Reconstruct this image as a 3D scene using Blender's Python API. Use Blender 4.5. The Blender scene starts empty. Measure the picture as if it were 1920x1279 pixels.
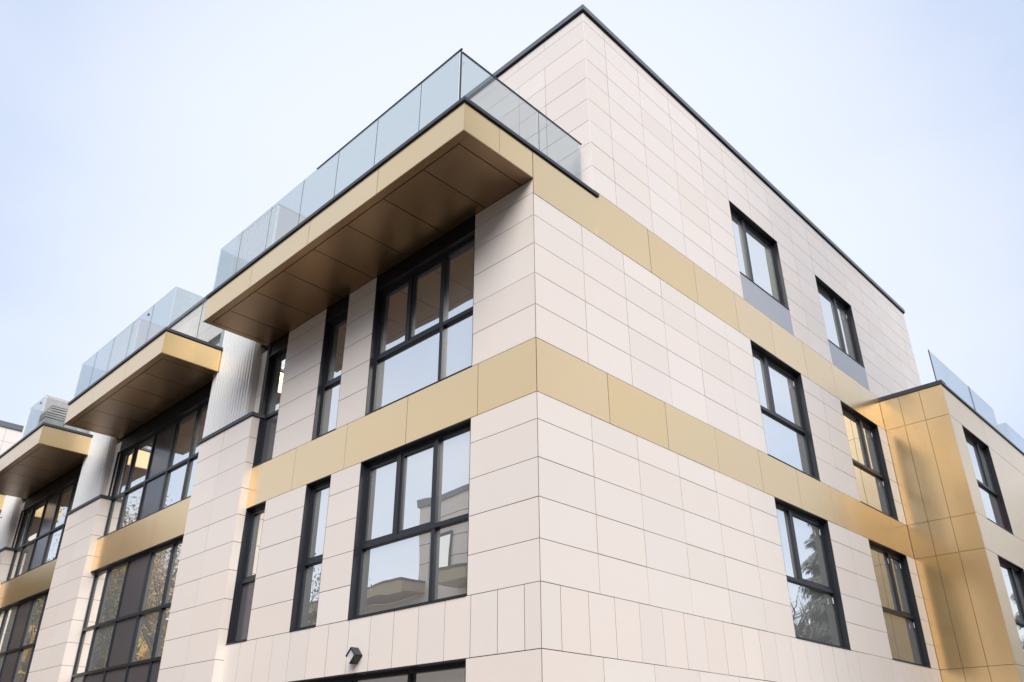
import bpy, bmesh, math, random
from mathutils import Vector, Matrix
random.seed(7)
C = bpy.context.scene.collection
S = bpy.context.scene

# ------------------------------------------------------------------ camera
GZ = -6.53                       # ground level
cam = bpy.data.cameras.new('camera')
cam_o = bpy.data.objects.new('camera', cam); C.objects.link(cam_o)
yaw, pit, rol = math.radians(134.1851), math.radians(26.5027), math.radians(-0.1712)
fw = Vector((math.cos(pit)*math.cos(yaw), math.cos(pit)*math.sin(yaw), math.sin(pit)))
r0 = Vector((math.sin(yaw), -math.cos(yaw), 0)); u0 = r0.cross(fw)
rt = math.cos(rol)*r0 + math.sin(rol)*u0
up = -math.sin(rol)*r0 + math.cos(rol)*u0
cam_o.matrix_world = Matrix(((rt.x, up.x, -fw.x, 7.0675), (rt.y, up.y, -fw.y, -7.7854), (rt.z, up.z, -fw.z, -4.916), (0, 0, 0, 1)))
cam.sensor_width = 36; cam.lens = 1511.24/1920*36
cam.shift_y = 56.2/1920
cam.clip_end = 3000; cam.clip_start = 0.05
S.camera = cam_o

# ------------------------------------------------------------------ world and sun
SUN_EL, SUN_AZ = math.radians(43), math.radians(-42)     # azimuth measured from +x towards +y
w = bpy.data.worlds.new('World'); S.world = w; w.use_nodes = True
nt = w.node_tree; nt.nodes.clear()
def N(t, **k):
    n = nt.nodes.new(t)
    for a, b in k.items(): setattr(n, a, b)
    return n
out = N('ShaderNodeOutputWorld'); bg = N('ShaderNodeBackground'); bg2 = N('ShaderNodeBackground'); add = N('ShaderNodeMixShader')
sky = N('ShaderNodeTexSky', sky_type='NISHITA'); sky.sun_disc = False
sky.sun_elevation = SUN_EL; sky.sun_rotation = math.pi/2 - SUN_AZ
bg.inputs['Strength'].default_value = 0.05
nt.links.new(sky.outputs[0], bg.inputs['Color'])
tc = N('ShaderNodeTexCoord'); nz = N('ShaderNodeTexNoise'); nz.inputs['Scale'].default_value = 1.7; nz.inputs['Detail'].default_value = 5
nz.inputs['Roughness'].default_value = 0.5; nz.inputs['Distortion'].default_value = 0.25
mp = N('ShaderNodeMapping'); mp.inputs['Scale'].default_value = (1, 1, 1.8); mp.inputs['Location'].default_value = (0.4, 2.1, 0.3)
nt.links.new(tc.outputs['Generated'], mp.inputs[0]); nt.links.new(mp.outputs[0], nz.inputs['Vector'])
rp = N('ShaderNodeValToRGB')
rp.color_ramp.elements[0].position = 0.36; rp.color_ramp.elements[0].color = (0.180, 0.235, 0.355, 1)
rp.color_ramp.elements[1].position = 0.60; rp.color_ramp.elements[1].color = (0.325, 0.345, 0.40, 1)
nt.links.new(nz.outputs['Fac'], rp.inputs[0])
# overcast layer thins towards the zenith and is brightest near the horizon
sep = N('ShaderNodeSeparateXYZ'); nt.links.new(tc.outputs['Generated'], sep.inputs[0])
rz = N('ShaderNodeValToRGB'); rz.color_ramp.elements[0].position = 0.0; rz.color_ramp.elements[0].color = (0.355, 0.365, 0.385, 1)
rz.color_ramp.elements[1].position = 0.62; rz.color_ramp.elements[1].color = (0.235, 0.282, 0.375, 1)
nt.links.new(sep.outputs['Z'], rz.inputs[0])
mx = N('ShaderNodeMix', data_type='RGBA'); mx.inputs[0].default_value = 0.5
nt.links.new(rp.outputs[0], mx.inputs[6]); nt.links.new(rz.outputs[0], mx.inputs[7])
# the bright thin patch of cloud low behind the building
dt = N('ShaderNodeVectorMath', operation='DOT_PRODUCT'); nt.links.new(tc.outputs['Generated'], dt.inputs[0]); dt.inputs[1].default_value = (-0.625, 0.620, 0.474)
mr = N('ShaderNodeMapRange', interpolation_type='SMOOTHSTEP'); nt.links.new(dt.outputs['Value'], mr.inputs['Value'])
mr.inputs['From Min'].default_value = .77; mr.inputs['To Max'].default_value = .88; mr.inputs['From Max'].default_value = .955
mw = N('ShaderNodeMix', data_type='RGBA'); nt.links.new(mr.outputs[0], mw.inputs[0]); nt.links.new(mx.outputs[2], mw.inputs[6]); mw.inputs[7].default_value = (0.385, 0.402, 0.43, 1)
nt.links.new(mw.outputs[2], bg2.inputs['Color']); bg2.inputs['Strength'].default_value = .85
add.inputs[0].default_value = .85; nt.links.new(bg.outputs[0], add.inputs[1]); nt.links.new(bg2.outputs[0], add.inputs[2]); nt.links.new(add.outputs[0], out.inputs[0])

sun = bpy.data.lights.new('sun', 'SUN'); sun.energy = 1.5; sun.angle = math.radians(42); sun.color = (1.0, 0.975, 0.945)
so = bpy.data.objects.new('sun', sun); C.objects.link(so)
sd = Vector((math.cos(SUN_EL)*math.cos(SUN_AZ), math.cos(SUN_EL)*math.sin(SUN_AZ), math.sin(SUN_EL)))
so.rotation_euler = sd.to_track_quat('Z', 'Y').to_euler()
S.view_settings.view_transform = 'Standard'; S.view_settings.look = 'None'
S.view_settings.exposure = 1.70; S.view_settings.gamma = 1; S.view_settings.use_curve_mapping = False
S.cycles.max_bounces = 8; S.cycles.transparent_max_bounces = 24; S.cycles.glossy_bounces = 5
S.cycles.sample_clamp_indirect = 6

# ------------------------------------------------------------------ materials
M = {}
def mat(name, col, rough=.5, metal=0., vary=0., bump=0., bscale=1.2, spec=.5, coat=0., coat_rough=.1, mottle=0., mscale=3.):
    m = bpy.data.materials.new(name); m.use_nodes = True; t = m.node_tree; n = t.nodes; b = n['Principled BSDF']
    L = t.links.new
    b.inputs['Base Color'].default_value = (*col, 1); b.inputs['Roughness'].default_value = rough
    b.inputs['Metallic'].default_value = metal; b.inputs['Specular IOR Level'].default_value = spec
    b.inputs['Coat Weight'].default_value = coat; b.inputs['Coat Roughness'].default_value = coat_rough
    geo = n.new('ShaderNodeNewGeometry')
    src = None
    if vary or mottle:
        rgb = n.new('ShaderNodeRGB'); rgb.outputs[0].default_value = (*col, 1); src = rgb.outputs[0]
        hs = n.new('ShaderNodeHueSaturation'); L(src, hs.inputs['Color'])
        v = n.new('ShaderNodeMath'); v.operation = 'MULTIPLY_ADD'
        oi = n.new('ShaderNodeObjectInfo')
        L(oi.outputs['Random'], v.inputs[0]); v.inputs[1].default_value = vary*2; v.inputs[2].default_value = 1-vary
        last = v.outputs[0]
        if mottle:
            nz = n.new('ShaderNodeTexNoise'); nz.inputs['Scale'].default_value = mscale; nz.inputs['Detail'].default_value = 4
            L(geo.outputs['Position'], nz.inputs['Vector'])
            a = n.new('ShaderNodeMath'); a.operation = 'MULTIPLY_ADD'; L(nz.outputs['Fac'], a.inputs[0]); a.inputs[1].default_value = mottle*2; a.inputs[2].default_value = -mottle
            c = n.new('ShaderNodeMath'); c.operation = 'ADD'; L(last, c.inputs[0]); L(a.outputs[0], c.inputs[1]); last = c.outputs[0]
        L(last, hs.inputs['Value'])
        sv = n.new('ShaderNodeMath'); sv.operation = 'MULTIPLY_ADD'      # a second random for saturation
        fr = n.new('ShaderNodeMath'); fr.operation = 'FRACT'; mu = n.new('ShaderNodeMath'); mu.operation = 'MULTIPLY'; mu.inputs[1].default_value = 17.3
        L(oi.outputs['Random'], mu.inputs[0]); L(mu.outputs[0], fr.inputs[0]); L(fr.outputs[0], sv.inputs[0])
        sv.inputs[1].default_value = vary*8; sv.inputs[2].default_value = 1-vary*4
        L(sv.outputs[0], hs.inputs['Saturation'])
        L(hs.outputs[0], b.inputs['Base Color'])
    if bump:
        nb = n.new('ShaderNodeTexNoise'); nb.inputs['Scale'].default_value = bscale; nb.inputs['Detail'].default_value = 1.5
        L(geo.outputs['Position'], nb.inputs['Vector'])
        bp = n.new('ShaderNodeBump'); bp.inputs['Strength'].default_value = 1; bp.inputs['Distance'].default_value = bump
        L(nb.outputs['Fac'], bp.inputs['Height']); L(bp.outputs[0], b.inputs['Normal'])
        if coat: L(bp.outputs[0], b.inputs['Coat Normal'])
    M[name] = m; return m
mat('cream_tile', (.775, .69, .625), .42, vary=.026, spec=.45, mottle=.01, bump=.002, bscale=1.5)
mat('tile_joint', (.06, .05, .045), .9)
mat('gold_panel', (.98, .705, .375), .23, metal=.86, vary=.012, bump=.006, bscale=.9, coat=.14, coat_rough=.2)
mat('shaded_gold_soffit', (.33, .205, .105), .33, metal=.9, vary=.02, bump=.006, bscale=.9, coat=.2, coat_rough=.3)  # gold cladding seen from below, its underside shade darkened into the colour
mat('groove', (.035, .025, .018), .8)
mat('anthracite', (.020, .022, .028), .38, spec=.5, mottle=.02)
mat('black_panel', (.010, .009, .009), .6, spec=.2)
mat('flashing', (.16, .165, .18), .4, metal=.35, mottle=.03)
mat('dark_flashing', (.06, .063, .072), .4, metal=.3)
mat('spandrel', (.085, .08, .09), .16, spec=.6, bump=.004, bscale=.7)
mat('sill_panel', (.42, .42, .44), .4, metal=.2, vary=.01)
mat('corrugated', (.74, .735, .735), .5, metal=.05)
mat('plain_metal', (.62, .57, .54), .42, metal=.3)
mat('white_plastic', (.80, .80, .80), .4)
mat('diffuser', (.62, .60, .61), .5)
mat('red_tape', (.35, .04, .045), .4)
mat('interior', (.16, .155, .15), .9)
mat('curtain_cloth', (.82, .82, .83), .8)
mat('bark', (.06, .045, .035), .9)
mat('needles', (.035, .065, .045), .7, vary=.1)
mat('autumn_leaves', (.33, .23, .10), .7, vary=.1)
mat('green_leaves', (.10, .12, .045), .7, vary=.1)
mat('dull_gold', (.45, .36, .23), .6, metal=.2)
mat('slat_metal', (.55, .50, .47), .5)

def glass_mat(name, tint, refl, base, wave, film):
    m = bpy.data.materials.new(name); m.use_nodes = True; t = m.node_tree; n = t.nodes; n.clear(); L = t.links.new
    o = n.new('ShaderNodeOutputMaterial'); mixs = n.new('ShaderNodeMixShader'); tr = n.new('ShaderNodeBsdfTransparent'); gl = n.new('ShaderNodeBsdfGlossy')
    tr.inputs[0].default_value = (*tint, 1); gl.inputs['Color'].default_value = (*refl, 1); gl.inputs['Roughness'].default_value = 0.0
    lw = n.new('ShaderNodeLayerWeight'); lw.inputs['Blend'].default_value = .5
    fr = n.new('ShaderNodeMath'); fr.operation = 'POWER'; L(lw.outputs['Facing'], fr.inputs[0]); fr.inputs[1].default_value = 4.0
    ma = n.new('ShaderNodeMath'); ma.operation = 'ADD'; ma.use_clamp = True; L(fr.outputs[0], ma.inputs[0]); ma.inputs[1].default_value = base
    L(ma.outputs[0], mixs.inputs[0]); L(tr.outputs[0], mixs.inputs[1]); L(gl.outputs[0], mixs.inputs[2]); df = n.new('ShaderNodeBsdfDiffuse'); df.inputs[0].default_value = (.74, .75, .74, 1); m2 = n.new('ShaderNodeMixShader'); m2.inputs[0].default_value = film
    L(mixs.outputs[0], m2.inputs[1]); L(df.outputs[0], m2.inputs[2]); L(m2.outputs[0], o.inputs[0])
    if wave:
        geo = n.new('ShaderNodeNewGeometry'); nb = n.new('ShaderNodeTexNoise'); nb.inputs['Scale'].default_value = .75; nb.inputs['Detail'].default_value = 1
        L(geo.outputs['Position'], nb.inputs['Vector'])
        bp = n.new('ShaderNodeBump'); bp.inputs['Strength'].default_value = 1; bp.inputs['Distance'].default_value = wave
        L(nb.outputs['Fac'], bp.inputs['Height']); L(bp.outputs[0], gl.inputs['Normal'])
    M[name] = m
glass_mat('window_glass', (.42, .45, .43), (1.0, .975, .91), .87, .006, .14)
glass_mat('rail_glass', (.815, .845, .845), (.95, .97, .97), .035, 0, .03)

# ------------------------------------------------------------------ mesh helpers
TILT = {'gold_panel': .0022, 'shaded_gold_soffit': .002, 'cream_tile': .0012, 'window_glass': .0014, 'spandrel': .003}
WL = {}                                    # world location of every object, for parenting without matrices
def link(o, loc, parent):
    C.objects.link(o); WL[o.name] = Vector(loc)
    if parent is not None:
        o.parent = parent; o.location = Vector(loc) - WL[parent.name]
    else: o.location = loc
def tag(o, label, cat, group=None, kind=None):
    if label: o['label'] = label
    if cat: o['category'] = cat
    if group: o['group'] = group
    if kind: o['kind'] = kind
    return o
def empty(name, loc, label, cat, group=None):
    o = bpy.data.objects.new(name, None); link(o, loc, None); return tag(o, label, cat, group)
_cache = {}
def box(name, parent, mn, mx_, m, bevel=0.0):
    """one object: a box between two corners, mesh shared between boxes of one size"""
    mn, mx_ = Vector([min(a, b) for a, b in zip(mn, mx_)]), Vector([max(a, b) for a, b in zip(mn, mx_)])
    d = mx_ - mn; key = (round(d.x, 3), round(d.y, 3), round(d.z, 3), m, bevel)
    if key not in _cache:
        me = bpy.data.meshes.new(name); bm = bmesh.new(); bmesh.ops.create_cube(bm, size=1)
        bmesh.ops.scale(bm, vec=d, verts=bm.verts)
        if bevel: bmesh.ops.bevel(bm, geom=list(bm.edges), offset=bevel, segments=1, affect='EDGES')
        bm.to_mesh(me); bm.free(); me.materials.append(M[m]); _cache[key] = me
    o = bpy.data.objects.new(name, _cache[key]); link(o, (mn+mx_)/2, parent)
    t = TILT.get(m)
    if t:
        k = min(1, .6/max(d))
        o.rotation_euler = (random.uniform(-t, t)*k, random.uniform(-t, t)*k, random.uniform(-t, t)*k)
    return o
class MB:
    def __init__(s): s.v = []; s.f = []
    def box(s, mn, mx_):
        x0, y0, z0 = [min(a, b) for a, b in zip(mn, mx_)]; x1, y1, z1 = [max(a, b) for a, b in zip(mn, mx_)]
        i = len(s.v)
        s.v += [(x0, y0, z0), (x1, y0, z0), (x1, y1, z0), (x0, y1, z0), (x0, y0, z1), (x1, y0, z1), (x1, y1, z1), (x0, y1, z1)]
        s.f += [tuple(i+k for k in q) for q in ((0, 3, 2, 1), (4, 5, 6, 7), (0, 1, 5, 4), (1, 2, 6, 5), (2, 3, 7, 6), (3, 0, 4, 7))]
    def tube(s, p, q, r0_, r1_, n=6):
        p, q = Vector(p), Vector(q); a = (q-p).normalized(); u = a.orthogonal().normalized(); w_ = a.cross(u); i = len(s.v)
        for c, r in ((p, r0_), (q, r1_)):
            for k in range(n):
                t = 2*math.pi*k/n; s.v.append(tuple(c + u*math.cos(t)*r + w_*math.sin(t)*r))
        for k in range(n): s.f.append((i+k, i+(k+1) % n, i+n+(k+1) % n, i+n+k))
    def build(s, name, m, parent=None, loc=None):
        if loc is None:
            loc = Vector([(min(v[k] for v in s.v)+max(v[k] for v in s.v))/2 for k in range(3)])
        loc = Vector(loc); me = bpy.data.meshes.new(name)
        me.from_pydata([tuple(Vector(v)-loc) for v in s.v], [], s.f); me.update(); me.materials.append(M[m])
        o = bpy.data.objects.new(name, me); link(o, loc, parent); return o
# plane maps: (along, depth inwards, height) -> world
LP = lambda a, d, z: (a, d, z)                     # left facade, faces -y
def RP(x0=0.0): return lambda a, d, z: (x0-d, a, z)   # faces +x
def YP(y0): return lambda a, d, z: (a, y0+d, z)       # faces -y at y0
GAP = .0095
def in_hole(a0, a1, z0, z1, holes):
    am, zm = (a0+a1)/2, (z0+z1)/2
    return any(h[0]-1e-3 < am < h[1]+1e-3 and h[2]-1e-3 < zm < h[3]+1e-3 for h in holes)
def cells(As, Zs, holes):
    """grid cells cut by hole edges, without the holes"""
    res = []
    for z0, z1 in zip(Zs, Zs[1:]):
        row = set(As)
        for h in holes:
            if h[2] < z1-1e-3 and h[3] > z0+1e-3: row |= {h[0], h[1]}
        row = sorted(row)
        row = [a for a in row if As[0]-1e-6 <= a <= As[-1]+1e-6]
        keep = [row[0]]
        for a in row[1:]:
            if a-keep[-1] > .05: keep.append(a)
        for a0, a1 in zip(keep, keep[1:]):
            if not in_hole(a0, a1, z0, z1, holes): res.append((a0, a1, z0, z1))
    return res
def clad(wall, P, As, Zs, holes, m='cream_tile', name='tile', thick=.022, proud=0.0):
    for a0, a1, z0, z1 in cells(As, Zs, holes):
        g = GAP/2*random.uniform(.7, 1.3)
        box(name, wall, P(a0+g, -proud+random.uniform(-.0008, .0008), z0+g), P(a1-g, thick-proud, z1-g), m)
def backing(name, parent, P, a0, a1, z0, z1, holes, d0=.0028, d1=.30, m='tile_joint'):
    As = sorted({a0, a1} | {h[i] for h in holes for i in (0, 1) if a0 < h[i] < a1})
    Zs = sorted({z0, z1} | {h[i] for h in holes for i in (2, 3) if z0 < h[i] < z1})
    b = MB()
    for za, zb in zip(Zs, Zs[1:]):
        run = None
        for aa, ab in list(zip(As, As[1:]))+[(None, None)]:
            free = aa is not None and not in_hole(aa, ab, za, zb, holes)
            if free: run = [aa, ab] if run is None else [run[0], ab]
            elif run is not None: b.box(P(run[0], d0, za), P(run[1], d1, zb)); run = None
    return b.build(name, m, parent)

FR, SA = .07, .055       # frame and sash widths
def window(parent, P, a0, a1, z0, z1, rec=.12, verts=(), trans=(), cols=None, sash=(), opaque=(), sticker=False, tape=False, sill=True, narrow_end=None, label=None, pane_off=.05, div=.055):
    """verts: [(pos_left, pos_right, z_lo, z_hi)], trans: [z]; panes fill what is left.
    sash: list of (col,row) cells with an opening sash; opaque: cells with a dark infill panel"""
    b = MB(); t = .012
    # metal reveal lining, then the outer frame behind it
    b.box(P(a0, .004, z0), P(a0+t, rec, z1)); b.box(P(a1-t, .004, z0), P(a1, rec, z1)); b.box(P(a0+t, .004, z1-t), P(a1-t, rec, z1))
    b.box(P(a0+t, -.012, z0), P(a1-t, rec, z0+.018))
    f0, f1, fz0, fz1 = a0+.002, a1-.002, z0+.002, z1-.002
    b.box(P(f0, rec, fz0), P(f0+FR, rec+.09, fz1)); b.box(P(f1-FR, rec, fz0), P(f1, rec+.09, fz1))
    b.box(P(f0+FR, rec, fz1-FR), P(f1-FR, rec+.09, fz1)); b.box(P(f0+FR, rec, fz0), P(f1-FR, rec+.09, fz0+FR))
    w_ = b.build('window', 'anthracite', parent)
    if label: w_['label'] = label
    ia0, ia1, iz0, iz1 = f0+FR, f1-FR, fz0+FR, fz1-FR
    tz = sorted(trans); rows = []
    lo = iz0
    for z in tz: rows.append((lo, z-.035)); lo = z+.035
    rows.append((lo, iz1))
    for z in tz: box('transom', w_, P(ia0, rec-.014, z-.035), P(ia1, rec+.085, z+.035), 'anthracite')
    for ri, (r0_, r1_) in enumerate(rows):
        vs = sorted(v for v in verts if v[2] < (r0_+r1_)/2 < v[3]); lo = ia0; cs = []
        for v in vs:
            cs.append((lo, v[0])); box('mullion', w_, P(v[0], rec-.008, r0_), P(v[1], rec+.082, r1_), 'anthracite'); lo = v[1]
        cs.append((lo, ia1))
        for ci, (c0, c1) in enumerate(cs):
            ins = 0
            if (ci, ri) in sash:
                s_ = MB(); q = .004; d0, d1 = rec+.012, rec+.07; ins = SA
                s_.box(P(c0+q, d0, r0_+q), P(c0+SA, d1, r1_-q)); s_.box(P(c1-SA, d0, r0_+q), P(c1-q, d1, r1_-q))
                s_.box(P(c0+SA, d0, r0_+q), P(c1-SA, d1, r0_+SA)); s_.box(P(c0+SA, d0, r1_-SA), P(c1-SA, d1, r1_-q))
                s_.build('sash', 'anthracite', w_)
            op = (ci, ri) in opaque
            k = rec+(.03 if op else pane_off)
            box('infill_panel' if op else 'pane', w_, P(c0+ins-.004, k, r0_+ins-.004), P(c1-ins+.004, k+.012, r1_-ins+.004), 'spandrel' if op else 'window_glass')
    if sticker:
        for (sa, sz) in sticker: box('sticker', w_, P(sa, rec-.004, sz-.12), P(sa+.035, rec-.001, sz), 'white_plastic')
    if tape:
        box('protective_tape', w_, P(a0+.03, rec-.02, z1-.05), P(a1-.03, rec-.016, z1-.02), 'red_tape')
        box('protective_tape', w_, P(a1-.06, rec-.012, z0+.03), P(a1-.035, rec-.009, z0+(z1-z0)*.42), 'red_tape')
    return w_

# ------------------------------------------------------------------ levels of the building
G1b, G1t, G2b, G2t, SF = 0.0, .89, 3.58, 4.60, 3.884
z5, z6 = -2.70, -3.53
FT, CT = 4.46, 4.55                    # fascia top, top of the terrace edge flashing
YT, YE, YW, XW = 1.632, 18.9, 14.40, 1.68
TC = 9.30
R3 = [G1t, 1.473, 2.041, 2.601, 3.148, G2b]
R2 = [z5, -2.138, -1.565, -.997, -.424, G1b]
R4 = [G2t, 5.17, 5.735, 6.285, 6.84, 7.40, 7.93, 8.46, 8.99, TC]

# ground
me = bpy.data.meshes.new('ground'); R = 1500
me.from_pydata([(-R, -R, 0), (R, -R, 0), (R, R, 0), (-R, R, 0)], [], [(0, 1, 2, 3)]); me.update()
mat('ground_asphalt', (.15, .135, .12), .9, mottle=.15, mscale=.8, vary=.001)
me.materials.append(M['ground_asphalt'])
g = bpy.data.objects.new('ground', me); link(g, (0, 0, GZ), None); g['kind'] = 'structure'

B = empty('apartment_building', (-6, 7, GZ), 'cream tiled apartment building with champagne gold bands and overhanging balconies, filling the photo', 'building')

# ------------------------------------------------------------------ right facade (faces +x)
PR = RP(0)
a0w, a1w, b0w, b1w = 6.98, 9.36, 11.50, 13.84
R_holes = [(a0w, a1w, z5, G1b), (b0w, b1w, z5, G1b), (a0w, a1w, G1t, G2b), (b0w, b1w, G1t, G2b), (a0w, a1w, G2t, 7.40), (b0w, b1w, G2t, 7.40)]
wallR = backing('wall', B, PR, .03, YW-.02, GZ, G2t-.06, R_holes)
grid = [0.001] + [1.228+1.172*k for k in range(5)] + [a0w, a1w, 10.40, b0w, b1w, YW-.01]
clad(wallR, PR, grid, R2, R_holes); clad(wallR, PR, grid, R3, R_holes)
vb = [0.001, .39] + [.39+.5785*k for k in range(1, 24)] + [YW-.01]
clad(wallR, PR, vb, [z6, z5], [])
clad(wallR, PR, grid, [-4.66, -4.095, z6], [])
box('plinth_panel', wallR, PR(.002, 0, GZ), PR(YW-.01, .02, -4.665), 'cream_tile')
gold = [0.001] + [1.70+1.622*k for k in range(8)] + [YW-.01]
clad(wallR, PR, gold, [G1b, G1t], [], 'gold_panel', 'gold_panel', proud=.001)
clad(wallR, PR, [YT] + [3.30+1.615*k for k in range(7)] + [YW-.01], [G2b, G2t], [], 'gold_panel', 'gold_panel', proud=.001)
# lower strip of the upper gold band under the terrace edge, from the corner to the set-back storey
clad(wallR, PR, [0.001, 1.68], [G2b, FT], [], 'gold_panel', 'gold_panel', proud=.001)

wa = dict(trans=[-1.525], rec=.13)
for (s0, s1, vv, nm) in ((a0w, a1w, (7.80, 7.92), 'a'), (b0w, b1w, (12.93, 13.05), 'b')):
    window(B, PR, s0, s1, z5, G1b, rec=.13, trans=[-1.53], verts=[(vv[0], vv[1], -1.5, 0)], sash=[(1, 1)], sticker=[(s1-.23, -.22), (s1-.17, -1.66)] + ([(12.84, -.22)] if nm == 'b' else []),
           label='second floor side window ' + ('reflecting a conifer' if nm == 'a' else 'reflecting the gold wing'))
    window(B, PR, s0, s1, G1t, G2b, rec=.13, trans=[2.09], verts=[(vv[0], vv[1], 2.1, 4)], sash=[(1, 1)], sticker=[(s1-.23, 3.33)] + ([(s1-.17, 1.96)] if nm == 'b' else []),
           label='third floor side window ' + ('reflecting white sky' if nm == 'a' else 'reflecting the gold wing'))
    w4 = window(B, PR, s0, s1, 5.33, 7.40, rec=.13, verts=[(vv[0]-.03, vv[1]-.03, 5, 8)], sash=[(1, 0)], sticker=[(s1-.2, 7.05)] if nm == 'b' else False,
           label='top floor side window nearer the ' + ('corner' if nm == 'a' else 'gold wing'))
    box('grey_panel', w4, PR(s0+.004, .002, G2t+.003), PR(s1-.004, .022, 5.325), 'sill_panel')

# set-back top storey, right face and left face
wallT = backing('wall', B, PR, YT+.03, YE, G2t-.06, TC, [(a0w, a1w, 5.33, 7.40), (b0w, b1w, 5.33, 7.40)])
gt = [YT+.001] + [2.33+1.172*k for k in range(4)] + [a0w, 8.07, 9.22, 10.35, 11.50, 12.65, b1w, 15.0, 16.15, 17.3, 18.2, YE]
clad(wallT, PR, gt, R4, [(a0w, a1w, G2t, 7.40), (b0w, b1w, G2t, 7.40)])
# flashing of the roof edge
XB = -24.6
rf = MB(); rf.box((-.35, YT-.05, TC-.02), (.05, YE+.05, TC+.105)); rf.box((XB, YT-.05, TC-.02), (-.35, YT+.3, TC+.105))
roofp = rf.build('roof_flashing', 'flashing', B)
rb = MB(); rb.box((-.3, YT-.022, TC-.062), (.022, YE+.022, TC-.021)); rb.build('drip_edge', 'black_panel', roofp)
rb = MB(); rb.box((XB, YT-.022, TC-.062), (-.302, YT+.1, TC-.021)); rb.build('drip_edge', 'black_panel', roofp)
rr = MB(); rr.box((XB, YT+.3, TC-.3), (-.35, YE, TC+.0)); rr.build('roof', 'flashing', B)
bk = MB(); bk.box((XB, YE-.3, GZ), (-.31, YE-.001, TC-.3)); bk.box((XB, YT+.31, GZ), (XB+.3, YE-.3, TC-.3)); bk.build('wall', 'cream_tile', B)['label'] = 'plain rear wall of the set-back storey'

PT = YP(YT)
pw = [(-15.8, -12.2, 4.6, 7.42), (-23.4, -20.2, 4.6, 7.42)]
wallTL = backing('wall', B, PT, XB, -.03, 4.4, TC, pw)
Zt = R4[:-1]
clad(wallTL, PT, [XB, -23.4, -20.2, -18.6, -17.2, -15.8, -12.2, -10.6, -8.7, -6.8, -5.2, -3.5, -1.85, -1.09, -.001], Zt[:-1], pw)
clad(wallTL, PT, [XB, -19, -14, -10, -6.8, -3.5, -.001], Zt[-2:], [])
clad(wallTL, PT, [XB, -19, -14, -10, -6.8, -3.5, -1.85, -1.09, -.001], [Zt[-1], TC], [])
for h in pw: window(B, PT, h[0], h[1], h[2], h[3], rec=.1, verts=[((h[0]+h[1])/2-.04, (h[0]+h[1])/2+.04, 4, 8)], label='terrace window of the set-back top storey')

# ------------------------------------------------------------------ left facade, end section (faces -y)
w3l, w3r, w2l, w2r, w1r, XP = -4.224, -1.391, -5.954, -5.138, -7.412, -8.2
L_holes = [(w3l, w3r, z5, G1b), (w2l, w2r, z5, G1b), (XP, w1r, z5, G1b), (w3l, w3r, G1t, SF), (w2l, w2r, G1t, SF), (XP, w1r, G1t, SF), (-7.9, -1.387, GZ, z6)]
wallL = backing('wall', B, LP, XP-.1, -.03, GZ, SF, L_holes)
gridL = [XP, w1r, w2l, w2r, w3l, w3r, -.004]
clad(wallL, LP, gridL, R2, L_holes); clad(wallL, LP, gridL, R3[:-1]+[3.60, SF-.002], L_holes)
clad(wallL, LP, [XP, -7.63, -7.05, -6.47, -5.895, -5.316, -4.74, -4.168, -3.592, -3.01, -2.428, -1.847, -1.31, -.783, -.288, -.001], [z6, z5], [])
clad(wallL, LP, [-1.387, -.001], [GZ, -5.2, -4.66, -4.095, z6], [])
clad(wallL, LP, [XP, -6.482, -4.754, -2.993, -1.243, -.001], [G1b, G1t], [], 'gold_panel', 'gold_panel', proud=.001)

window(B, LP, w3l, w3r, z5, G1b, trans=[-1.50], verts=[(-3.31, -3.23, -1.5, 0), (-2.36, -2.28, -3, 0)], sash=[(0, 1), (1, 1)], label='large second floor front window reflecting the building opposite')
window(B, LP, w2l, w2r, z5, G1b, trans=[-1.50], sash=[(0, 1)], label='narrow second floor front window reflecting a small tree')
window(B, LP, XP+.0, w1r, z5, G1b, trans=[-1.50], opaque=[(0, 0)], sash=[(0, 1)], label='narrow second floor window beside the pillar with a dark lower panel')
HT = 3.57
def head(w_, a0, a1, d=.03):
    box('head_panel', w_, (a0+.003, d, HT+.002), (a1-.003, d+.10, SF-.003), 'black_panel')
wv = window(B, LP, w3l, w3r, G1t, HT, trans=[2.075], verts=[(-3.31, -3.23, 2.1, 4), (-2.36, -2.28, 0, 4)], sash=[(0, 1), (1, 1)], label='large third floor front window under the balcony')
head(wv, w3l, -2.32); head(wv, -2.32, w3r)
wv = window(B, LP, w2l, w2r, G1t, HT, trans=[2.075], sash=[(0, 1)], label='narrow third floor front window between two tiled strips'); head(wv, w2l, w2r)
wv = window(B, LP, XP, w1r, G1t, HT, trans=[2.075], opaque=[(0, 0)], label='narrow third floor window beside the corrugated tower'); head(wv, XP, w1r)
# shopfront opening at ground level
window(B, LP, -7.9, -1.389, GZ+.02, z6-.002, rec=.2, trans=[-3.86], verts=[(-2.85, -2.79, -9, 0), (-4.3, -4.24, -9, 0), (-5.8, -5.74, -9, 0)], opaque=[(0, 1), (1, 1)], label='dark framed glazed ground floor opening below the lamp')
ip = MB(); ip.box((-40, 1.25, GZ), (-1.3, 1.30, 4.3)); ip.box((-1.3, 1.25, GZ), (-1.25, 14.3, 4.3)); ip.box((-1.3, 2.9, 4.61), (-1.25, 18.5, 9.0)); ip.box((-24, 2.9, 4.61), (-1.35, 2.95, 9)); ip.build('interior_wall', 'interior', B)
fl = MB()
for z in (-3.2, .45, 4.15): fl.box((-40, .32, z-.15), (-.32, 1.24, z+.15)); fl.box((-1.24, 1.30, z-.15), (-.32, 14.3, z+.15))
fl.build('floor_slab', 'interior', B)

ct = MB(); ct.box((-.006, .0012, GZ), (-.0012, .006, SF)); ct.build('corner_seam', 'groove', B)

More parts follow.
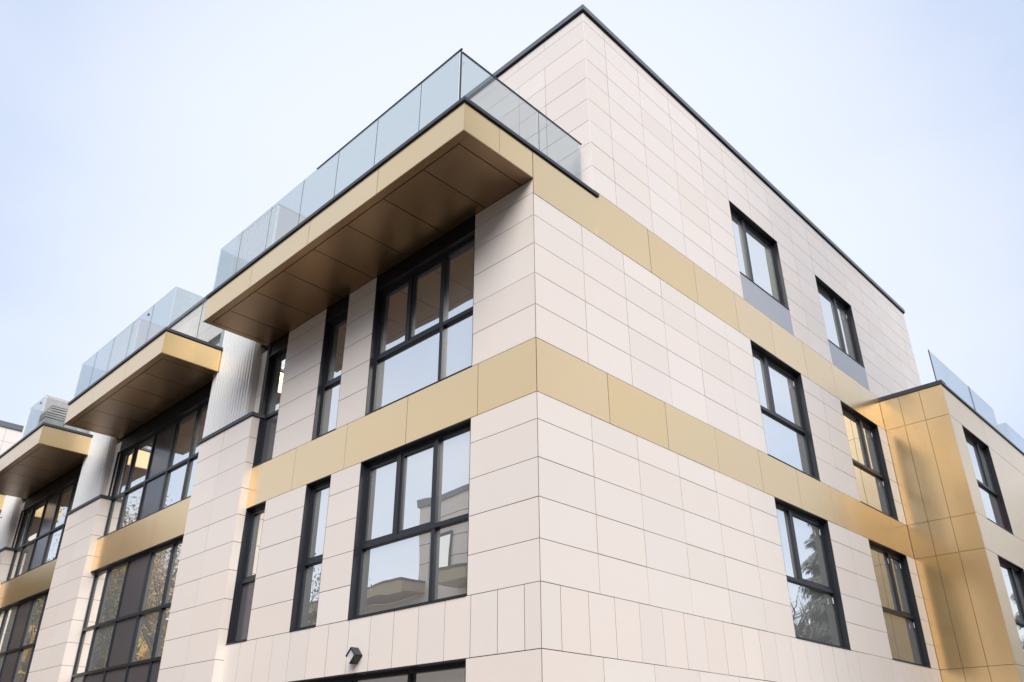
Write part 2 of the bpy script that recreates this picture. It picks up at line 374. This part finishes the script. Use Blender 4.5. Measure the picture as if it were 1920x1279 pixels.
# ------------------------------------------------------------------ balconies
BD = -1.56
def balcony(x1, x0, right_flush, soff, fas, rail, label, sidej=()):
    """x1 right end, x0 left end"""
    core = MB(); core.box((x0+.03, BD+.03, SF+.02), (x1-.03, .0 if not right_flush else -.0, FT-.01))
    core.box((x0+.03, 0, SF+.05), (x1-.31, YT, FT-.01))
    b = core.build('balcony', 'groove', B); b['label'] = label
    g = .006
    # soffit: border strips with panels between
    bx0, bx1, by = x0+.15, x1-.27, BD+.15
    box('soffit_border', b, (x0, BD, SF), (x1, by-.009, SF+.018), 'shaded_gold_soffit')
    box('soffit_border', b, (x0, by-.005, SF), (bx0-.009, -.006, SF+.018), 'shaded_gold_soffit')
    box('soffit_border', b, (bx1+.009, by-.005, SF), (x1, -.006, SF+.018), 'shaded_gold_soffit')
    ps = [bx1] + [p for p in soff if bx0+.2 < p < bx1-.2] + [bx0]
    for p, q in zip(ps, ps[1:]): box('soffit_panel', b, (q+.009, by+.009, SF), (p-.009, -.006, SF+.018), 'shaded_gold_soffit')
    ps = [x1] + list(fas) + [x0]
    for p, q in zip(ps, ps[1:]): box('fascia_panel', b, (q+g, BD, SF+.02), (p-g if p != x1 else p, BD+.022, FT), 'gold_panel')
    sy = [BD+.0235] + list(sidej) + [-.002]
    for p, q in zip(sy, sy[1:]):
        box('fascia_panel', b, (x1-.022, p, SF+.02), (x1, q-g, FT), 'gold_panel')
    box('fascia_panel', b, (x0, BD+.024, SF+.02), (x0+.022, -.002, FT), 'gold_panel')
    # edge flashing and the dark gap under it
    eb = MB(); o = .035
    eb.box((x0-o, BD-o, FT+.022), (x1+o, BD+.22, CT)); eb.box((x1-.2, BD+.22, FT+.022), (x1+o, (YT+.12) if right_flush else .0, CT)); eb.box((x0-o, BD+.22, FT+.022), (x0+.2, .0, CT))
    eb.build('edge_flashing', 'dark_flashing', b)
    db = MB(); db.box((x0+.004, BD+.004, FT+.001), (x1-.004, BD+.2, FT+.021)); db.box((x1-.19, BD+.2, FT+.001), (x1+.004, (YT+.05) if right_flush else -.002, FT+.021)); db.build('shadow_gap', 'black_panel', b)
    dk = MB(); dk.box((x0+.2, BD+.22, FT+.02), (x1-.2, YT-.002, CT-.03)); dk.build('deck', 'flashing', b)
    return b
def pane_run(b, p, q, axis, fixed, joints, ztop, thick=.014):
    """glass sheets of a balustrade from p to q"""
    js = [p] + list(joints) + [q]
    for j in joints:
        if axis == 'x': box('pane_seam', b, (j-.0055, fixed+.003, CT-.01), (j+.0055, fixed+.011, ztop-.004), 'dark_flashing')
        else: box('pane_seam', b, (fixed+.003, j-.0055, CT-.01), (fixed+.011, j+.0055, ztop-.004), 'dark_flashing')
    for a, c in zip(js, js[1:]):
        s = 1 if c > a else -1
        if axis == 'x': box('glass_pane', b, (a+s*.006, fixed, CT-.01), (c-s*.006, fixed+thick, ztop), 'rail_glass')
        else: box('glass_pane', b, (fixed, a+s*.006, CT-.01), (fixed+thick, c-s*.006, ztop), 'rail_glass')
GT = 5.74
bA = balcony(0, -8.35, True, [-1.13, -2.19, -3.25, -4.31, -5.37, -6.43, -7.49], [-2.186, -4.296, -6.399], True, 'balcony wrapping the near corner, largest in the photo', sidej=[-.78])
pane_run(bA, -.19, -8.22, 'x', BD+.02, [-1.157, -2.378, -3.595, -4.80, -6.02, -7.24], GT)
pane_run(bA, BD+.04, 1.50, 'y', -.15, [.33], GT-.06)
pane_run(bA, BD+.04, -.02, 'y', -8.225, [], GT)
hr = MB(); hr.box((-4.35, BD+.014, GT), (-.13, BD+.042, GT+.02)); hr.box((-.16, BD+.045, GT-.058), (-.13, 1.53, GT-.038)); hr.build('handrail', 'dark_flashing', bA)
box('corner_post', bA, (-.165, BD+.022, CT-.01), (-.142, BD+.042, GT-.001), 'dark_flashing')
xB1, xB0 = -10.40, -16.55
bB = balcony(xB1, xB0, False, [xB1-.27-1.06*k for k in range(1, 6)], [-12.55, -14.62], False, 'second balcony, between the two corrugated towers')
pane_run(bB, xB1-.03, xB0+.15, 'x', BD+.02, [-11.65, -12.87, -14.1, -15.3], GT)
pane_run(bB, BD+.04, -.02, 'y', xB1-.045, [-.8], GT); pane_run(bB, BD+.04, -.02, 'y', xB0+.14, [], GT)
xC1, xC0 = -18.62, -24.75
bC = balcony(xC1, xC0, False, [xC1-.27-1.06*k for k in range(1, 6)], [-20.75, -22.85], False, 'third balcony with a louvred vent on it')
pane_run(bC, xC1-.8, -20.70, 'x', BD+.02, [], GT-.06); pane_run(bC, BD+.04, -.02, 'y', -20.705, [], GT-.06)
pane_run(bC, BD+.04, -.02, 'y', xC1-.815, [-.8], GT-.06)
xD1, xD0 = -26.9, -33.0
bD = balcony(xD1, xD0, False, [xD1-.27-1.06*k for k in range(1, 6)], [-29, -31.1], False, 'fourth balcony at the left edge of the photo')
for bb, a in ((bB, -11.9), (bC, -19.7)): box('glass_clamp', bb, (a-.03, BD+.008, GT-.22), (a+.03, BD+.045, GT-.17), 'dark_flashing')

# ------------------------------------------------------------------ pillars with corrugated towers
PD = -.176
def pillar(x1, x0, label):
    b = MB(); b.box((x0+.003, PD+.003, GZ), (x1-.003, .35, 2.045)); p = b.build('pillar', 'tile_joint', B); p['label'] = label
    zs = [z for z in [.423+.5667*k for k in range(-12, 4)] if z > GZ+.2 and z < 1.9]
    Z = [GZ] + zs + [2.045]; xm = x0+(x1-x0)*.494
    P = YP(PD)
    clad(p, P, [x0, xm, x1-.0185], Z, [])
    for z0, z1 in zip(Z, Z[1:]):
        box('tile', p, (x1-.022, PD+.0005, z0+.005), (x1, .27, z1-.005), 'cream_tile'); box('tile', p, (x0, PD+.024, z0+.005), (x0+.022, .27, z1-.005), 'cream_tile')
    fb = MB(); fb.box((x0-.05, PD-.035, 2.05), (x1+.035, .12, 2.13)); fb.build('ledge_flashing', 'dark_flashing', p)
def tower(x1, x0, xr, label):
    """corrugated sheet front, plain side; xr is where the tile strip beside it ends"""
    b = MB(); b.box((x0+.01, -.055, 2.14), (x1-.012, .3, 8.05)); b.box((x0+.01, .3, 4.6), (x1-.012, 3.2, 8.05))
    t = b.build('tower', 'plain_metal', B); t['label'] = label
    n = 15; pit_ = (x1-x0)/n; v = []; f = []
    prof = []
    for i in range(n):
        xx = x0+i*pit_; prof += [(xx, -.06), (xx+pit_*.30, -.06), (xx+pit_*.36, -.135), (xx+pit_*.92, -.135), (xx+pit_*.98, -.06)]
    prof.append((x1, -.06))
    for z in (2.15, 8.06): v += [(x, y, z) for x, y in prof]
    k = len(prof); f = [(i, i+1, k+i+1, k+i) for i in range(k-1)]
    m_ = MB(); m_.v = v; m_.f = f; m_.build('corrugated_sheet', 'corrugated', t)
    for ya, yb in ((-.07, .30),): box('side_panel', t, (x1-.010, ya, 2.14), (x1+.004, yb, SF-.05 if x1 > -12 else 4.4), 'plain_metal')
    for ya, yb in ((-.07, 1.62),): box('side_panel', t, (x1-.010, ya, 4.62), (x1+.004, yb, 8.06), 'plain_metal')
    Z = [2.14, 2.69, 3.26, 3.82]
    if xr:
        for z0, z1 in zip(Z, Z[1:]): box('tile', t, (x1+.012, .06, z0+.004), (xr-.002, .09, z1-.004), 'cream_tile')
    tb = MB(); tb.box((x0-.01, -.13, 8.061), (x1+.01, 3.2, 8.08)); tb.build('tower_flashing', 'plain_metal', t)
pillar(-8.2, -10.58, 'tiled pillar beside the end windows')
pillar(-16.48, -18.95, 'tiled pillar between the second and third balconies')
pillar(-24.80, -27.25, 'tiled pillar at the left edge of the photo')
tower(-8.66, -10.67, -8.2, 'corrugated silver tower above the nearest pillar')
tower(-16.92, -18.95, -16.48, 'corrugated silver tower between the second and third balconies')
tower(-25.24, -27.25, -24.8, 'corrugated silver tower at the left edge of the photo')

# ------------------------------------------------------------------ glazed bays between the pillars
def bay(xr, xl, label, js):
    wb = MB(); wb.box((xl-.1, .03, G1b+.01), (xr+.1, .3, G1t-.01)); wb.box((xl-.1, .16, SF-.3), (xr+.1, .3, SF+.3)); wl = wb.build('wall', 'tile_joint', B)
    wl['label'] = 'band between the floors of ' + label
    clad(wl, LP, sorted([xl]+js+[xr]), [G1b, G1t], [], 'gold_panel', 'gold_panel', proud=.001)
    v = [xr-1.2, xr-2.42, xr-3.72, xr-5.02]; d = .07
    vz = [(p-d/2, p+d/2, -99, 99) for p in v]
    w3 = window(B, LP, xl, xr, G1t, HT-.12, trans=[2.06], verts=vz, rec=.12, opaque=[(2, 0), (2, 1)], label='third floor glazing of ' + label)
    for a, c in zip([xl, xr-5.02, xr-3.72, xr-2.42, xr-1.2], [xr-5.02, xr-3.72, xr-2.42, xr-1.2, xr]):
        box('head_panel', w3, (a+.003, .05, HT-.118), (c-.003, .15, SF+.1), 'black_panel')
    window(B, LP, xl, xr, -6.3, G1b, trans=[-1.515, -2.66, -4.4], verts=vz, rec=.12, opaque=[(2, 3), (2, 2)] + [(i, k) for i in range(5) for k in (0, 1)], label='second floor glazing of ' + label)
bay(-10.56, -16.50, 'the bay beside the nearest pillar', [-12.76, -14.6])
bay(-18.93, -24.82, 'the second bay from the corner', [-21.1, -23.0])
bay(-27.23, -33.1, 'the bay at the left edge of the photo', [-29.4, -31.3])
dr = MB(); dr.box((-33.1, 0, SF+.1), (-8.4, .3, 4.4)); dr.build('wall', 'tile_joint', B)['label'] = 'wall strip behind the balconies'

# ------------------------------------------------------------------ gold clad wing on the right
wg = MB(); wg.box((.0, YW+.03, GZ), (XW-.33, 32, 4.40))
wing = wg.build('wing', 'tile_joint', B); wing['label'] = 'gold clad wing projecting at the right'
PW = YP(YW)
for (x0, x1) in ((.004, .53), (.53, 1.08), (1.08, XW-.001)):
    for z0, z1 in zip([GZ, z5, G1b, G1t, G2b], [z5, G1b, G1t, G2b, FT]):
        box('gold_panel', wing, (x0+.005, YW, z0+.005), (x1-.005 if x1 < 1.6 else x1, YW+.022, z1-.005), 'gold_panel')
wh = [(15.36, 17.65, .93, 3.56), (15.36, 17.65, -2.68, .0), (22.6, 24.9, .93, 3.56), (22.6, 24.9, -2.68, 0)]
PX = RP(XW)
wwl = backing('wall', B, PX, YW+.05, 32, GZ, 4.40, wh); wwl['label'] = 'side wall of the gold wing'
clad(wwl, PX, [YW+.024, 17.65, 19.9, 22.6, 24.9, 27.3, 29.7, 32], [GZ, -4.6, z5, 0, .93, 3.56, FT], wh, 'gold_panel', 'gold_panel')
for h in wh: window(B, PX, h[0], h[1], h[2], h[3], rec=.12, trans=[2.11 if h[2] > 0 else -1.54], verts=[(h[0]+1.55, h[0]+1.65, 2.1 if h[2] > 0 else -1.53, 9)], tape=True, label='window in the side wall of the gold wing, ' + ('upper' if h[2] > 0 else 'lower'))
cp = MB(); cp.box((-.0, YW-.035, FT), (XW+.035, YW+.3, CT+.02)); cp.box((XW-.3, YW+.3, FT+.0), (XW+.035, 32, CT-.03)); cp.build('edge_flashing', 'dark_flashing', wing)
ww_ = MB(); ww_.box((0.01, YW+.3, FT), (XW-.3, 32, CT-.05)); ww_.build('deck', 'flashing', wing)
for a, c in ((14.02+.45, 15.6), (15.62, 17.8), (17.82, 20.15)): box('glass_pane', wing, (1.56, a, CT-.05), (1.574, c-.01, 5.56), 'rail_glass')
box('glass_post', wing, (1.555, 14.455, CT-.04), (1.58, 14.468, 5.57), 'dark_flashing'); box('glass_post', wing, (1.555, 17.80, CT-.04), (1.58, 17.815, 5.57), 'dark_flashing')
box('glass_pane', wing, (.7, 21.4, CT-.05), (1.56, 21.414, 5.46), 'rail_glass'); box('glass_pane', wing, (1.56, 21.42, CT-.05), (1.574, 23.8, 5.46), 'rail_glass')

# ------------------------------------------------------------------ far block at the left edge
FB = empty('far_building', (-36, -3, GZ), 'cream tiled block with a grey roof edge behind the balconies at the far left edge', 'building')
fb = MB(); fb.box((-40, -2.6, GZ), (-33.23, 1.25, 9.25)); fw_ = fb.build('wall', 'tile_joint', FB)
clad(fw_, RP(-33.2), [-2.6, -1.9, -.55, .55, 1.27], [4.4, 5.1, 5.8, 6.5, 7.2, 7.9, 8.6, 9.24], [])
cb = MB(); cb.box((-40.1, -2.7, 9.25), (-33.15, 1.32, 9.50)); cb.build('roof_flashing', 'flashing', FB)

# ------------------------------------------------------------------ vent on the third balcony
V = empty('roof_vent', (-20.9, -.75, CT), 'small cream louvred vent standing on the third balcony behind its glass', 'vent')
box('housing', V, (-21.5, -1.02, CT), (-20.85, -.40, 5.56), 'plain_metal')
for k in range(5):
    z = 5.60+.085*k
    m_ = MB(); a = -1.04 if k < 3 else -.92
    m_.box((-21.5, a, z), (-20.83, -.38, z+.045)); m_.build('slat', 'slat_metal', V)
box('top_plate', V, (-21.45, -.92, 6.02), (-20.85, -.4, 6.06), 'slat_metal')

# ------------------------------------------------------------------ wall lamp
Lm = empty('wall_lamp', (-3.86, 0, -3.28), 'small black diamond shaped wall lamp on the tiles above the ground floor opening', 'lamp')
cx, cz, hd, hv, dp = -3.86, -3.285, .125, .125, .15
lf, tp, rg, bt = (cx-hd, cz), (cx, cz+hv), (cx+hd, cz), (cx, cz-hv)
def plate(p, q, y0, y1, th=.014):
    pv, qv = Vector((p[0], 0, p[1])), Vector((q[0], 0, q[1])); c = Vector((cx, 0, cz)); mid = (pv+qv)/2
    nrm = (c-mid).normalized()*th; m_ = MB(); i = 0
    vs = [pv, qv, qv+nrm, pv+nrm]
    m_.v = [(a.x, y0, a.z) for a in vs] + [(a.x, y1, a.z) for a in vs]
    m_.f = [(0, 1, 2, 3), (7, 6, 5, 4), (0, 4, 5, 1), (1, 5, 6, 2), (2, 6, 7, 3), (3, 7, 4, 0)]
    return m_
for p, q in ((lf, tp), (tp, rg), (rg, bt)): plate(p, q, -dp, -.004).build('hood_plate', 'anthracite', Lm)
m_ = MB(); s = .82
m_.v = [(cx-hd*s, -dp+.02, cz), (cx, -dp+.02, cz+hv*s), (cx+hd*s, -dp+.02, cz), (cx, -dp+.02, cz-hv*s), (cx-hd*s, -.003, cz), (cx, -.003, cz+hv*s), (cx+hd*s, -.003, cz), (cx, -.003, cz-hv*s)]
m_.f = [(0, 3, 2, 1), (4, 5, 6, 7), (0, 4, 7, 3), (3, 7, 6, 2), (2, 6, 5, 1), (1, 5, 4, 0)]
m_.build('diffuser', 'diffuser', Lm)

# ------------------------------------------------------------------ the block across the court, seen in the window reflections
O = empty('opposite_building', (-30, -24, GZ), 'cream block with gold balcony edges reflected in the large second floor window', 'building')
def o_box(name, par, a, b_, m): return box(name, par, a, b_, m)
ow = MB()
ow.box((-29, -24, GZ), (-8, -21.1, 9.2)); wo = ow.build('wall', 'cream_tile', O)
for z in (6.9, 8.1, 5.7): o_box('joint', wo, (-29, -21.098, z), (-8, -21.09, z+.03), 'tile_joint')
for x in (-27.9, -24, -21): o_box('joint', wo, (x, -21.098, 4.6), (x+.03, -21.09, 9.2), 'tile_joint')
o_box('roof_flashing', O, (-29.1, -24.1, 9.2), (-7.9, -21.0, 9.55), 'flashing')
o_box('window', O, (-27.5, -21.05, 4.7), (-25.9, -21.0, 7.2), 'anthracite'); o_box('pane', O, (-27.2, -20.99, 4.7), (-26.0, -20.98, 7.0), 'window_glass')
for (a, c) in ((-45, -28.3), (-25.3, -14.5)):
    bb = o_box('balcony', O, (a, -21.1, 3.9), (c, -19.5, 3.95), 'shaded_gold_soffit')
    x = a
    while x < c-.1:
        nx_ = min(x+2.1, c); o_box('fascia_panel', bb, (x+.01, -19.5, 3.9), (nx_-.01, -19.46, 4.5), 'dull_gold'); x = nx_
    o_box('fascia_panel', bb, (c-.02, -21.1, 3.95), (c, -19.5, 4.5), 'dull_gold'); o_box('edge_flashing', bb, (a, -21.1, 4.5), (c+.04, -19.42, 4.62), 'dark_flashing')
o_box('wall', O, (-45, -24, GZ), (-29, -21.12, 3.9), 'cream_tile')

# ------------------------------------------------------------------ trees (most show only in the glass)
def conifer(x, y, h, r, label, seed, group=None, n=2600):
    rnd = random.Random(seed); T = empty('conifer_tree', (x, y, GZ), label, 'tree', group)
    t = MB(); t.tube((x, y, GZ), (x, y, GZ+h*.95), r*.09, .02); t.build('trunk', 'bark', T)
    m_ = MB()
    for i in range(n):
        k = rnd.random()**.75; z = GZ+h*(1-k*.93); R_ = r*k*(.75+.35*math.sin(z*5.3+seed))*(.8+.3*rnd.random())
        an = rnd.random()*6.283; q = rnd.random()**.4; px, py = x+math.cos(an)*R_*q, y+math.sin(an)*R_*q; pz = z-R_*q*.28
        L_ = .14+.24*rnd.random(); dx, dy = math.cos(an)*L_, math.sin(an)*L_; wx, wy = -dy*.28, dx*.28; i0 = len(m_.v)
        m_.v += [(px, py, pz+.05), (px+dx*.5+wx, py+dy*.5+wy, pz-.04), (px+dx, py+dy, pz-.2), (px+dx*.5-wx, py+dy*.5-wy, pz-.1)]; m_.f.append((i0, i0+1, i0+2, i0+3))
    m_.build('crown', 'needles', T)
def bare(m_, p, d, L_, r, depth, rnd):
    q = p+d*L_; m_.tube(p, q, r, r*.68, 5 if r > .03 else 3)
    if depth == 0: return [q]
    tips = []
    for k in range(rnd.choice((2, 3, 3))):
        nd = (d+Vector((rnd.uniform(-.6, .6), rnd.uniform(-.6, .6), rnd.uniform(-.1, .45)))).normalized()
        tips += bare(m_, q, nd, L_*rnd.uniform(.62, .85), r*.62, depth-1, rnd)
    return tips
def broadleaf(x, y, h, label, seed, leaf=None, per=14, spread=.5, group=None, depth=5, size=.12, droop=0.):
    rnd = random.Random(seed); T = empty('broadleaf_tree', (x, y, GZ), label, 'tree', group)
    m_ = MB(); tips = bare(m_, Vector((x, y, GZ)), Vector((0, 0, 1)), h*.30, h*.018, depth, rnd); m_.build('trunk', 'bark', T)
    if leaf:
        l_ = MB()
        for t in tips:
            for k in range(per):
                c = t+Vector((rnd.gauss(0, spread), rnd.gauss(0, spread), rnd.gauss(0, spread)-droop*rnd.random())); i0 = len(l_.v)
                for _ in range(3): l_.v.append(tuple(c+Vector((rnd.uniform(-1, 1), rnd.uniform(-1, 1), rnd.uniform(-1, 1)))*size))
                l_.f.append((i0, i0+1, i0+2))
        l_.build('crown', leaf, T)
conifer(11.1, 36, 15.8, 5.0, 'tall dark conifer reflected in the lower side window nearest the corner', 3, n=24000)
conifer(6.2, 44, 16.0, 4.2, 'conifer reflected in the windows of the gold wing', 5, n=18000)
broadleaf(13.2, 34.0, 9.3, 'bare winter tree reflected left of the conifer', 11, depth=6)
broadleaf(12.4, 31.0, 8.6, 'small bare tree reflected low in the lower side window', 12, depth=6)
broadleaf(-14.7, -5.2, 6.6, 'small leafy tree reflected in the narrow second floor window', 21, 'green_leaves', 8, .3, depth=5, size=.09)
broadleaf(-23.5, -5.6, 10.4, 'ochre autumn tree reflected in the nearest glazed bay', 31, 'autumn_leaves', 150, .6, depth=5, size=.06, droop=1.4, group='autumn trees in front of the glazed bays')
broadleaf(-27.5, -3.4, 9.2, 'green and yellow tree reflected beside the ochre one', 33, 'green_leaves', 130, .6, depth=5, size=.06, droop=.8, group='autumn trees in front of the glazed bays')
broadleaf(-34.5, -5.8, 12.2, 'ochre autumn tree reflected in the second glazed bay', 35, 'autumn_leaves', 140, .65, depth=5, size=.07, droop=1.2, group='autumn trees in front of the glazed bays')
def evergreen(x, y, h, rad, label, seed):
    rnd = random.Random(seed); T = empty('added_shade_tree', (x, y, GZ), label, 'tree')
    t = MB(); t.tube((x, y, GZ), (x, y, GZ+h*.9), .35, .06); t.build('trunk', 'bark', T); m_ = MB()
    for i in range(9000):
        k = rnd.random(); z = GZ+h*(1-k*.93); an = rnd.random()*6.283
        R_ = rad*math.sqrt(max(.02, 1-(1.8*k-.9)**2))*rnd.uniform(.15, 1)*(.8+.2*math.sin(an*5+z))
        c = Vector((x+math.cos(an)*R_, y+math.sin(an)*R_, z)); i0 = len(m_.v)
        for _ in range(3): m_.v.append(tuple(c+Vector((rnd.uniform(-1, 1), rnd.uniform(-1, 1), rnd.uniform(-1, 1)))*.33))
        m_.f.append((i0, i0+1, i0+2))
    m_.build('crown', 'needles', T)
evergreen(12.4, 5.4, 31, 3.9, 'added tall dark evergreen, out of view, whose crown dims the gold wing and the balcony ends', 41)  # added unseen tree, placed to keep sun off the wing
# far woods that close the court on two sides
def wood(name, pts, seed, m, label):
    rnd = random.Random(seed); m_ = MB()
    for (x, y, hh) in pts:
        h = hh*rnd.uniform(.9, 1.05); rad = h*.24
        for i in range(1300):
            k = rnd.random(); z = GZ+h*(1-k*.97); an = rnd.random()*6.283; R_ = rad*math.sqrt(max(.02, 1-(2*k-1)**2))*rnd.uniform(.5, 1.05)
            c = Vector((x+math.cos(an)*R_, y+math.sin(an)*R_, z)); i0 = len(m_.v)
            for _ in range(3): m_.v.append(tuple(c+Vector((rnd.uniform(-1, 1), rnd.uniform(-1, 1), rnd.uniform(-1, 1)))*1.05))
            m_.f.append((i0, i0+1, i0+2))
    o = m_.build(name, m); o['kind'] = 'stuff'; o['label'] = label; return o
wood('distant_wood', [(27+(k % 2)*4, -26+5*k, 28 if 6 <= k <= 8 else 14) for k in range(10)], 3, 'needles', 'dark wood beyond the side street reflected dimly in the gold cladding')
wood('distant_wood', [(-25+4.5*k, -30-(k % 2)*4, 21) for k in range(12)], 4, 'needles', 'dark wood behind the court reflected dimly in the gold wing')
wood('autumn_wood', [(-46-3*(k % 2), -24+3.2*k, 11.5) for k in range(9)], 5, 'autumn_leaves', 'ochre wood at the end of the court reflected low in the glazed bays')
